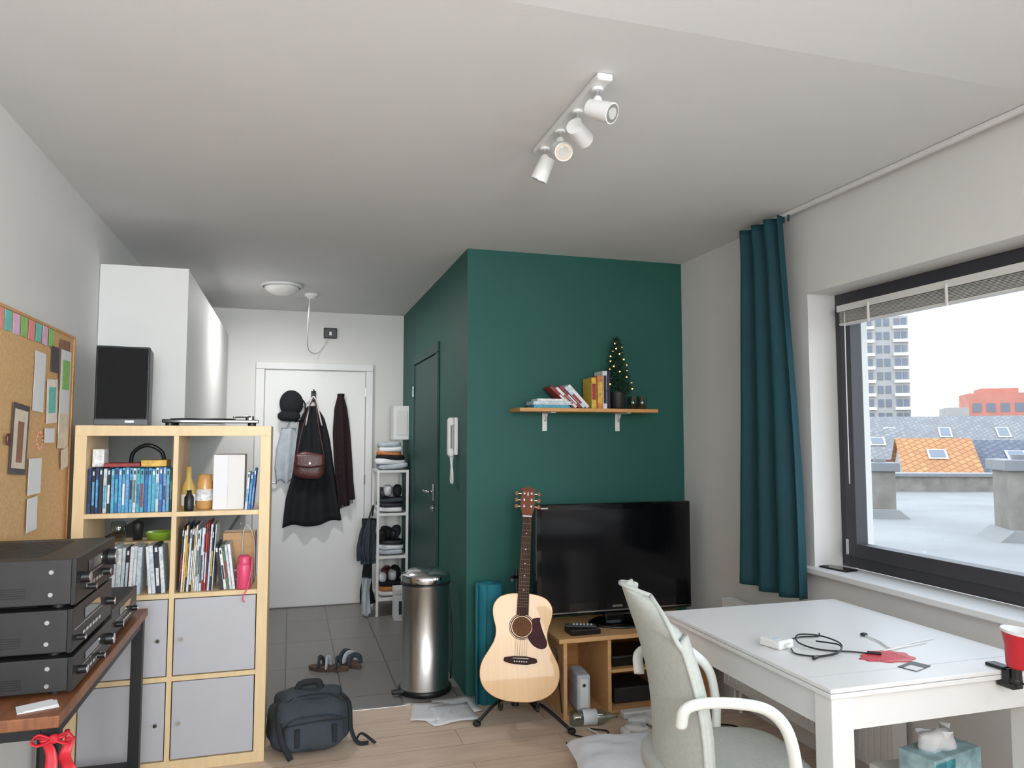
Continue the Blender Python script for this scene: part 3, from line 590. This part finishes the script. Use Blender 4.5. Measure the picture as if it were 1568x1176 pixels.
b.tube([(1.172,3.85,.66),(1.12,3.77,.675),(1.095,3.67,.68)],.008,M_black); b.tube([(1.172,3.85,.66),(1.18,3.76,.675),(1.175,3.66,.68)],.008,M_black)
b.done()
# ---------------------------------------------------------------- wall shelf & items
sz=1.565
b=B('wall_shelf'); b.box(1.186,2.017,3.83,YG-.001,sz-.02,sz,M_oak,.002)
for x in (1.395,1.85): b.box(x-.014,x+.014,YG-.006,YG-.001,sz-.125,sz-.026,M_white,.001); b.box(x-.014,x+.014,3.87,YG-.001,sz-.0255,sz-.0205,M_white,.001); b.tube([(x,3.98,sz-.03),(x,4.015,sz-.07)],.004,M_white)
b.done()
b=B('shelf_books'); q=sz+.0005
b.box(1.28,1.50,3.87,3.99,q,q+.018,PAL[4],.001); b.box(1.27,1.51,3.86,3.99,q+.0185,q+.022,M_paper); b.box(1.275,1.50,3.865,3.99,q+.023,q+.038,PAL[3],.001); b.box(1.30,1.48,3.87,3.98,q+.039,q+.052,PAL[10],.001)
for i,(w,m) in enumerate(((.016,PAL[5]),(.016,PAL[10]),(.014,PAL[5]),(.02,PAL[3]),(.018,PAL[10]))):
    M=T(1.50+i*.024,3.9,q)@Ry(-48+i*1.0); b.box(-.0,w,-.03,.08,.0,.17-.01*(i%2),m,.001,M=M); b.box(.003,w-.003,-.031,-.0302,.03,.1,PAL[5] if i%2 else M_paper,M=M)
b.box(1.622,1.652,3.87,4.0,q,q+.175,PAL[6],.001); b.box(1.655,1.69,3.865,4.0,q,q+.185,PAL[11],.001); b.box(1.694,1.722,3.88,4.0,q,q+.215,PAL[10],.001); b.box(1.725,1.739,3.875,4.0,q,q+.215,PAL[7],.001)
b.box(1.626,1.648,3.869,3.8698,q+.05,q+.14,PAL[5]); b.box(1.66,1.685,3.864,3.8648,q+.03,q+.15,PAL[6]); b.box(1.70,1.718,3.879,3.8798,q+.03,q+.19,PAL[7]); b.done()
b=B('potted_christmas_tree'); pc_=(1.806,3.92,sz)
b.lathe([(.001,.0005),(.036,.001),(.04,.01),(.048,.09),(.05,.10),(.045,.10),(.04,.08),(.001,.08)],pc_,M_char,28); b.cyl((1.806,3.92,sz+.07),(1.806,3.92,sz+.38),.005,M_rosew,seg=8)
random.seed(4)
for i in range(520):
    h=random.uniform(.09,.40); R=(.41-h)/.31*.085+.014; a=random.uniform(0,6.283)
    p0=V((1.806,3.92,sz+h+.005)); rr=R*random.uniform(.6,1.1); p1=p0+V((rr*math.cos(a),rr*math.sin(a)*.85,random.uniform(-.02,.02)))
    b.cyl(p0,p1,.0045,M_leaf,r1=.0012,seg=4)
    for k in range(4):
        q0=p0.lerp(p1,random.uniform(.4,.98)); b.cyl(q0,q0+V((random.uniform(-1,1),random.uniform(-1,1),random.uniform(-.3,.8)))*.018,.003,M_leaf,r1=.0005,seg=3)
for i in range(26):
    h=.12+.27*i/26; R=(.41-h)/.31*.085+.012; a=i*1.9; b.blob((1.806+R*math.cos(a),3.92+R*math.sin(a)*.85,sz+h),(.004,.004,.004),M_warm,nu=8,nv=6)
b.done()
b=B('drinking_glasses')
for x in (1.90,1.96): b.lathe([(.001,.0005),(.024,.001),(.029,.075),(.027,.075),(.022,.006),(.001,.005)],(x,3.92,sz),M_glass,24)
b.done()
# ---------------------------------------------------------------- curtain, rail, radiator
b=B('curtain_rail'); b.box(2.225,2.245,-1.9,3.26,H-.02,H-.001,M_white,.003); b.done()
b=B('curtain')
def cf(u,v):
    sp=v**.8; ya=2.90-.09*sp; yb=3.225+.10*sp; n=3.5
    y=ya+(yb-ya)*u; amp_=.018+.022*min(1,v*1.4)
    ph=.9*math.sin(v*2.2)+.35*math.sin(u*5)
    x=2.19+.010*math.sin(v*3)*v - amp_*math.cos(u*math.pi*2*n+ph)-.008*math.cos(u*math.pi*2*n*2+ph*2+v)*(1-v*.6)
    tw=.012*math.sin(u*40)*max(0,1-v*9)
    return (min(x+tw,2.238),y+.010*math.sin(u*22+1+ph),H-.025-(1.755+.012*math.sin(u*math.pi))*v)
b.grid(cf,130,50,M_curt,.004)
for k in range(9): b.cyl((2.225,2.91+k*.037,H-.05),(2.225,2.91+k*.037,H-.02),.005,M_curt,seg=8)
b.done()
b=B('radiator'); x0,x1,y0,y1,z0,z1=2.20,2.265,2.35,3.50,.12,.56
b.box(x0,x0+.015,y0+.009,y1-.009,z0,z1-.013,M_white,.004); b.box(x1-.012,x1,y0+.009,y1-.009,z0,z1-.013,M_white,.004)
b.box(x0,x1,y1-.008,y1,z0,z1,M_white,.003); b.box(x0,x1,y0,y0+.008,z0,z1,M_white,.003)
for i in range(43): b.box(x0+.0105,x1-.0105,y0+.012+i*.026,y0+.022+i*.026,z1-.012,z1-.001,M_white)
for i in range(32): b.box(x0-.004,x0-.0001,y0+.03+i*.0345,y0+.045+i*.0345,z0+.03,z1-.04,M_white,.0015,seg=1)
b.box(x0,x0+.01,y0+.009,y1-.009,z1-.012,z1,M_white,.002); b.box(x1-.01,x1,y0+.009,y1-.009,z1-.012,z1,M_white,.002)
b.cyl((2.235,y1-.1,0),(2.235,y1-.1,z0),.009,M_white); b.cyl((2.235,y1-.05,0),(2.235,y1-.05,z0),.009,M_white); b.cyl((x1,y0+.2,.4),(XR-.001,y0+.2,.4),.01,M_white); b.cyl((x1,y1-.2,.4),(XR-.001,y1-.2,.4),.01,M_white); b.done()
# ---------------------------------------------------------------- ceiling spots
b=B('ceiling_spotlight_bar'); b.box(.835,.885,1.93,2.53,H-.022,H-.0005,M_white,.006)
M_bulb=pm('spot_lens',(190,190,188),.2,var=.05)
def spot(y,d):
    p=V((.86,y,H-.022)); q=p+V((0,0,-.035)); d=V(d).normalized()
    b.cyl(p,q,.007,M_chrome,seg=12); b.cyl(p,p+V((0,0,-.008)),.018,M_white)
    b.blob(q,(.014,.014,.014),M_white,e=1,nu=12,nv=8)
    c0=q-d*.03+V((0,0,-.03)); c1_=q+d*.055+V((0,0,-.03))
    b.cyl(c0,c1_,.0265,M_white,r1=.031,seg=28); b.cyl(c1_,c1_+d*.001,.027,M_chrome,seg=28); b.cyl(c1_+d*.001,c1_+d*.003,.017,M_bulb,seg=20)
spot(1.99,(.55,-.75,-.45)); spot(2.15,(.6,.6,-.15)); spot(2.31,(-.1,-.9,-.5)); spot(2.47,(-.35,.35,-.95)); b.done()
# ---------------------------------------------------------------- dining table
b=B('white_table'); tx0,tx1,ty0,ty1,tz=1.385,2.165,1.69,2.61,.74
b.box(tx0,tx1,ty0,ty1,tz-.012,tz,M_white,.002); b.box(tx0,tx1,ty0,ty1,tz-.027,tz-.0135,M_white,.002)
b.box(tx0+.078,tx1-.078,ty0+.02,ty0+.04,tz-.12,tz-.0275,M_white,.002); b.box(tx0+.078,tx1-.078,ty1-.04,ty1-.02,tz-.12,tz-.0275,M_white,.002); b.box(tx0+.02,tx0+.04,ty0+.078,ty1-.078,tz-.12,tz-.0275,M_white,.002); b.box(tx1-.04,tx1-.02,ty0+.078,ty1-.078,tz-.12,tz-.0275,M_white,.002)
for x in (tx0+.008,tx1-.078):
    for y in (ty0+.008,ty1-.078): b.box(x,x+.07,y,y+.07,0,tz-.0272,M_white,.003)
b.box(tx0-.0004,tx1+.0004,ty0+.098,ty0+.1,tz-.004,tz+.0004,M_grey); b.done()
b=B('power_adapter'); b.M=T(1.503,2.08,tz)@Rz(15); b.box(-.035,.035,-.04,.04,.0005,.028,M_white,.006); b.box(-.012,.012,-.055,-.04,.008,.02,M_white,.003); b.box(-.02,.0,-.02,.0,.0281,.029,PAL[3]); b.done()
b=B('charging_cable'); z=tz+.004
b.tube([(1.52,2.03,z),(1.50,1.98,z),(1.55,1.94,z),(1.63,1.95,z+.004),(1.68,2.0,z+.012),(1.66,2.07,z+.02),(1.60,2.10,z+.02),(1.57,2.06,z+.008),(1.60,2.0,z),(1.68,1.95,z),(1.72,1.92,z)],.0025,M_black,seg=7)
b.tube([(1.58,2.12,z),(1.64,2.14,z),(1.70,2.13,z),(1.73,2.16,z)],.0025,M_black,seg=7); b.tube([(1.53,1.93,z),(1.6,1.92,z+.01),(1.66,1.98,z+.014),(1.62,2.04,z+.014)],.0025,M_black,seg=7)
b.cyl((1.715,1.925,z+.002),(1.745,1.90,z+.002),.005,M_black,seg=10); b.cyl((1.54,1.932,z+.002),(1.515,1.92,z+.002),.005,M_black,seg=10)
b.tube([(1.86,2.10,z),(1.85,2.02,z),(1.83,1.95,z),(1.95,1.98,z),(2.05,2.0,z)],.0025,M_white,seg=6); b.tube([(1.78,1.93,z),(1.88,1.95,z),(1.99,1.97,z)],.0025,M_white,seg=6); b.blob((1.86,2.10,z+.002),(.012,.008,.0055),M_black); b.done()
b=B('red_trivet'); pts=[]
for i in range(64):
    a=2*math.pi*i/64; r=1+.07*math.sin(a*9); pts.append((1.745+.085*r*math.cos(a),1.885+.055*r*math.sin(a)+.01*math.sin(a*2)))
b.prism(pts,tz+.0005,tz+.0025,M_red,M=XZY)
M_weave=pm('red_weave',(225,70,85),.6)
for i in range(10): b.box(1.69+i*.012,1.694+i*.012,1.85,1.92,tz+.0026,tz+.003,M_weave)
b.done()
b=B('bank_card'); b.M=T(1.755,1.785,tz)@Rz(20); b.box(-.043,.043,-.027,.027,.0005,.0025,M_char,.0008); b.box(-.043,.0,-.027,.01,.0026,.003,M_paper); b.done()
# clip-on desk lamp on the near edge of the table: flared red shade, white inside, black swivel and clamp
b=B('desk_lamp'); LM=T(1.985,1.655,.755)@Ry(4)@Rx(6)
b.lathe([(.001,.0),(.022,.0),(.026,.008),(.034,.06),(.047,.102)],(0,0,0),M_red,36,M=LM); b.lathe([(.0472,.099),(.0495,.103),(.0475,.107),(.043,.103),(.030,.06),(.022,.012),(.001,.010)],(0,0,0),M_white,36,M=LM)
b.blob((1.985,1.655,.795),(.015,.015,.02),M_dome,e=1)
b.cyl((1.985,1.655,.722),(1.985,1.655,.757),.014,M_black); b.blob((1.985,1.657,.718),(.017,.017,.017),M_black,e=1)
b.box(1.965,2.005,1.650,1.686,.695,.712,M_black,.004); b.box(1.967,2.003,1.665,1.687,.705,.75,M_black,.003); b.box(1.967,2.003,1.668,1.74,.7408,.75,M_black,.003); b.box(1.967,2.003,1.668,1.705,.695,.7125,M_black,.003)
b.tube([(1.985,1.645,.716),(2.02,1.60,.70),(2.07,1.60,.60),(2.16,1.70,.45),(2.2,1.9,.2)],.003,M_black,seg=6); b.done()
b=B('smartphone'); b.M=T(2.345,2.79,ZS)@Rz(8); b.box(-.036,.036,-.075,.075,.0005,.008,M_gloss,.003); b.box(-.03,-.01,.04,.065,.008,.0095,M_char,.002); b.done()
b=B('step_stool'); b.box(1.86,2.08,1.78,2.10,.30,.33,M_white,.006)
for x in (1.875,2.04):
    for y in (1.80,2.055): b.box(x,x+.025,y,y+.025,0,.2995,M_white,.003)
b.box(1.90,2.04,1.80,1.815,.12,.15,M_white,.003); b.done()
b=B('tissue_box'); b.M=T(1.985,1.93,.331)@Rz(12); M_tb=pm('tissue_box_print',(160,192,198),.6,var=.45,vscale=14); b.box(-.12,.12,-.06,.06,0,.10,M_tb,.003); b.box(-.118,-.02,-.0612,-.0602,.01,.09,pm('tissue_print_teal',(70,150,165),.6,var=.5,vscale=30)); b.box(-.06,.06,-.02,.02,.1,.101,M_paper)
b.grid(lambda u,v:((u-.5)*(.09+.09*v),(.012+.03*v)*math.sin(u*9),.10+.06*v-.02*abs(u-.5)*v),16,8,M_paper,.001); b.blob((0,0,.125),(.075,.035,.035),M_paper,e=.8,nz=.5,nf=25); b.done()
# ---------------------------------------------------------------- office chair
b=B('office_chair'); CM=T(1.225,1.94,0)@Rz(-12); b.M=CM
def back(u,v):
    s=v; a=(u-.5)*2
    w=.222+.02*math.sin(s*math.pi)-.03*s
    if s>.80: w*=math.sqrt(max(0.02,1-((s-.80)/.20)**2*.82))
    if s<.12: w*=.80+.20*(s/.12)
    z=.43+.555*s-.02*a*a*(s>.8)
    x=-.205-.10*s+.045*math.sin(s*math.pi)*.8+.065*a*a
    return (x,a*w,z)
b.grid(back,24,34,M_fab,.035)
b.tube([back(0,v/12) for v in range(1,13)],.007,M_fab,seg=8); b.tube([back(1,v/12) for v in range(1,13)],.007,M_fab,seg=8); b.tube([back(u/10,1) for u in range(0,11)],.007,M_fab,seg=8)
b.blob((.0,0,.455),(.225,.235,.045),M_fab,e=.5,nu=36,nv=16); b.blob((.0,0,.42),(.20,.21,.03),M_chairpl,e=.5)
b.tube([(-.20,0,.47),(-.19,0,.43),(-.15,0,.41),(-.05,0,.40)],.03,M_chairpl,flat=.5,seg=12)
for sy in (-1,1):
    y=sy*.25; e_=0 if sy<0 else -.03
    b.tube([(-.20,sy*.215,.66),(-.195,sy*.24,.71),(-.15,y,.728),(-.06,y,.725),(.02+e_,y,.705),(.07+e_,y,.65),(.09+e_,y,.55),(.085+e_,sy*.235,.46),(.05,sy*.18,.41),(.0,sy*.08,.395)],.0165,M_chairpl,seg=12,flat=.8,n=8)
b.cyl((0,0,.13),(0,0,.40),.025,M_chrome); b.cyl((0,0,.09),(0,0,.24),.035,M_chairpl)
for i in range(5):
    a=i*math.pi*.4+.3; e=V((.29*math.cos(a),.29*math.sin(a),.075)); b.tube([(0,0,.12),(e.x*.6,e.y*.6,.105),e],.02,M_chairpl,flat=.7)
    for s_ in (-.014,.014):
        n_=V((-math.sin(a),math.cos(a),0)); b.cyl(e+n_*(s_-.009)+V((0,0,-.045)),e+n_*(s_+.009)+V((0,0,-.045)),.029,M_char,seg=18)
b.done()
# pillow
b=B('pillow')
b.M=T(1.42,2.88,.075)@Rz(-12)
def pil(sg):
    def f(u,v):
        a=(u-.5)*2; c_=(v-.5)*2; k=max(0,(1-abs(a)**3)*(1-abs(c_)**3))**.5
        return (a*.29*(1-.06*(1-abs(c_))),c_*.20*(1-.08*(1-abs(a))), sg*k*.07+.012*noise.noise(V((a*3,c_*3,sg)))*k)
    return f
b.grid(pil(1),28,22,M_pillow); b.grid(pil(-1),28,22,M_pillow); b.done()
# ---------------------------------------------------------------- outside
M_deck=pm('roof_membrane',(146,145,143),.9,var=.12,vscale=.8,bump=.3,bscale=6)
M_stone=pm('parapet_stone',(134,128,120),.9,var=.2,vscale=5)
M_zinc=pm('zinc_capping',(128,129,132),.5,metal=.2,var=.05)
def tiles(name,c,cm): 
    return brickmat(name,c,tuple(int(x*.88) for x in c),cm,.35,.3,.03,.5,.8)
M_or=tiles('orange_tiles',(196,140,94),(150,100,64)); M_nv=tiles('slate_tiles',(110,114,124),(82,86,98)); M_gr=tiles('grey_tiles',(144,143,144),(116,115,116))
M_conc=pm('tower_concrete',(168,166,163),.9,var=.05,vscale=.2); M_win=pm('far_windows',(110,117,128),.3); M_brk=pm('red_brick_facade',(192,128,114),.9,var=.08,vscale=.5); M_fac=pm('pale_facade',(165,162,158),.9,var=.08,vscale=.3)
def dirp(x,depth):   # bearing from the room out over the roofs
    u=(x-784)/1135; return V((.285+.9583*u,.9559-.2857*u,0))*depth
b=B('flat_roof_terrace'); b.box(2.64,30,-8,16,.1,.3,M_deck); b.done(False)
b=B('roof_parapet'); b.M=T(13.0,12.0,0)@Rz(-20); b.box(-9,14,-.2,.2,.3,.60,M_stone); b.box(-9,14,-.26,.26,.60,.66,M_zinc)
b.done()
def chim(name,x,y,w,top):
    b=B(name); b.M=T(x,y,.3)@Rz(-30); h=top-.3
    b.box(-w/2,w/2,-w/2,w/2,0,h-.12,M_stone,.01); b.box(-w/2-.05,w/2+.05,-w/2-.05,w/2+.05,h-.12,h,M_zinc,.01); b.prism([(-w/2-.15,0),(w/2+.15,0),(w/2+.01,.12),(-w/2-.01,.12)],-w/2-.1,w/2+.1,M_deck); b.cyl((0,0,h),(0,0,h+.05),w*.25,M_zinc); b.done()
chim('chimney_stack',7.83,8.44,.32,1.05); chim('chimney_stack.001',7.62,6.15,.46,1.16)
def house(name,x,y,yw,L,D,ze,zr,mroof,mwall,sky=2):
    b=B(name); b.M=T(x,y,0)@Rz(yw)
    b.box(-L/2,L/2,-D/2,D/2,-9,ze,mwall)
    b.quad([(-L/2-.2,-D/2-.3,ze-.1),(L/2+.2,-D/2-.3,ze-.1),(L/2+.2,0,zr),(-L/2-.2,0,zr)],mroof); b.quad([(-L/2-.2,D/2+.3,ze-.1),(-L/2-.2,0,zr),(L/2+.2,0,zr),(L/2+.2,D/2+.3,ze-.1)],mroof)
    b.quad([(-L/2,-D/2,ze),(-L/2,D/2,ze),(-L/2,0,zr)],mwall); b.quad([(L/2,-D/2,ze),(L/2,D/2,ze),(L/2,0,zr)],mwall)
    sl=(zr-ze+.1)/(D/2+.3)
    for i in range(sky):
        cx_=-L/2+L*(i+.5)/sky; y0_=-D*.32; y1_=-D*.18; z_=lambda yy:ze-.1+(yy+D/2+.3)*sl+.06
        b.quad([(cx_-.45,y0_,z_(y0_)),(cx_+.45,y0_,z_(y0_)),(cx_+.45,y1_,z_(y1_)),(cx_-.45,y1_,z_(y1_))],M_paper); b.quad([(cx_-.35,y0_+.1,z_(y0_+.1)+.03),(cx_+.35,y0_+.1,z_(y0_+.1)+.03),(cx_+.35,y1_-.1,z_(y1_-.1)+.03),(cx_-.35,y1_-.1,z_(y1_-.1)+.03)],M_win)
    b.done(False)
p=dirp(1424,40); house('orange_roof_house',p.x,p.y,-38,3.2,6,-.5,1.3,M_or,M_fac,1)
p=dirp(1540,40); house('slate_roof_house',p.x,p.y,-38,5.0,6,-.5,1.2,M_nv,M_fac,1)
p=dirp(1480,62); house('grey_roof_terrace_houses',p.x,p.y,-40,24,10,.2,3.1,M_gr,M_fac,6)
p=dirp(1335,48); house('grey_roof_house',p.x,p.y,-35,4,6,.1,1.9,M_gr,M_brk,1)
b=B('apartment_tower'); p=dirp(1341,150); b.M=T(p.x,p.y,0)@Rz(-30)
b.box(-5.5,5.0,-5,5,-10,25,M_conc); b.box(-3,3,-3,3,25,26.5,M_conc)
for i in range(11):
    z=-4+i*2.65
    b.box(-5.6,-1.2,-5.5,-5.0,z-.1,z+.5,M_whitem); b.box(2.2,5.1,-5.5,-5.0,z-.1,z+.5,M_whitem)
    for (xa,xb) in ((-5.2,-3.6),(-3.2,-1.6),(-.8,.2),(.6,1.6),(2.5,3.5),(3.8,4.7)): b.box(xa,xb,-5.12,-4.9,z+.5,z+2.0,M_win)
    for k in range(4): b.box(4.95,5.12,-4.2+k*2.3,-2.9+k*2.3,z+.5,z+2.0,M_win)
b.done(False)
b=B('red_brick_building'); p=dirp(1518,120); b.M=T(p.x,p.y,0)@Rz(-38); b.box(-4,4,-4,4,-10,8.2,M_brk); b.box(-2,3,-3,3,8.2,9,M_brk)
for i in range(3):
    for k in range(4): b.box(-3.5+k*1.9,-2.3+k*1.9,-4.05,-4,i*2.6,i*2.6+1.4,M_win)
b.box(-7,-4,-4,4,-10,6.0,M_fac); b.done(False)
b=B('distant_city_blocks'); random.seed(9)
for i in range(34):
    x=1290+i*14; dp=random.uniform(85,108); p=dirp(x,dp); h=1.5+dp*random.uniform(.005,.022); b.M=T(p.x,p.y,0)@Rz(-38+random.uniform(-10,10)); b.box(-4,4,-4,4,-10,h,random.choice([M_fac,M_conc,M_brk,M_gr]))
    for k in range(3): b.box(-3.2+k*2.4,-1.8+k*2.4,-4.06,-4.0,h-1.8,h-.7,M_win)
b.done(False)
b=B('street_ground'); b.box(-300,400,-200,500,-10.5,-10,M_deck); b.done(False)
# ---------------------------------------------------------------- light
w=bpy.data.worlds.new('overcast_sky'); S.world=w; w.use_nodes=True; nt=w.node_tree; bg=nt.nodes['Background']
tc=nt.nodes.new('ShaderNodeTexCoord'); sx=nt.nodes.new('ShaderNodeSeparateXYZ'); rp=nt.nodes.new('ShaderNodeValToRGB')
nt.links.new(tc.outputs['Generated'],sx.inputs[0]); nt.links.new(sx.outputs['Z'],rp.inputs[0]); nt.links.new(rp.outputs[0],bg.inputs[0])
rp.color_ramp.elements[0].position=0; rp.color_ramp.elements[0].color=(.94,.96,.98,1); rp.color_ramp.elements[1].position=.5; rp.color_ramp.elements[1].color=(.76,.86,1,1)
bg.inputs[1].default_value=3.0
def area(name,loc,rot,sx_,sy_,e,col=(1,1,1),shape='RECTANGLE',spread=180):
    l=bpy.data.lights.new(name,'AREA'); l.shape=shape; l.size=sx_; l.size_y=sy_; l.energy=e; l.color=col; l.spread=math.radians(spread)
    o=bpy.data.objects.new(name,l); o.location=loc; o.rotation_euler=rot; S.collection.objects.link(o)
area('fill_added_window',(2.40,-1.05,1.45),(0,math.radians(90),0),1.2,1.6,52,(.88,.95,1))  # added fill light standing in the unseen window opening
area('fill_behind_camera',(.5,-1.5,2.2),(math.radians(50),0,0),2.2,1.2,50,(.90,.96,1))  # added fill behind the camera, no lamp fixture here
area('fill_toward_hallway',(.1,-1.95,1.75),(math.radians(90),0,math.radians(4)),1.4,1.0,17,(.90,.96,1),spread=60)  # added narrow fill aimed down the hallway, no real wall fixture
area('fill_under_dome',(-.08,5.385,H-.08),(0,0,0),.2,.2,15,(1,.99,.97),'DISK')  # added fill to brighten the hallway; the dome itself is off
cam=bpy.data.cameras.new('camera'); co=bpy.data.objects.new('camera',cam); S.collection.objects.link(co); S.camera=co
cam.sensor_width=36; cam.lens=36*1135/1568; cam.clip_start=.02; cam.clip_end=1000
psi=math.radians(16.6); th=math.radians(4.03)
F=V((math.sin(psi)*math.cos(th),math.cos(psi)*math.cos(th),math.sin(th))); R=V((math.cos(psi),-math.sin(psi),0)); U=R.cross(F)
m=Matrix((R,U,-F)).transposed().to_4x4(); m.translation=V((0,0,1.41)); co.matrix_world=m
S.view_settings.view_transform='Standard'; S.view_settings.look='None'; S.view_settings.exposure=0
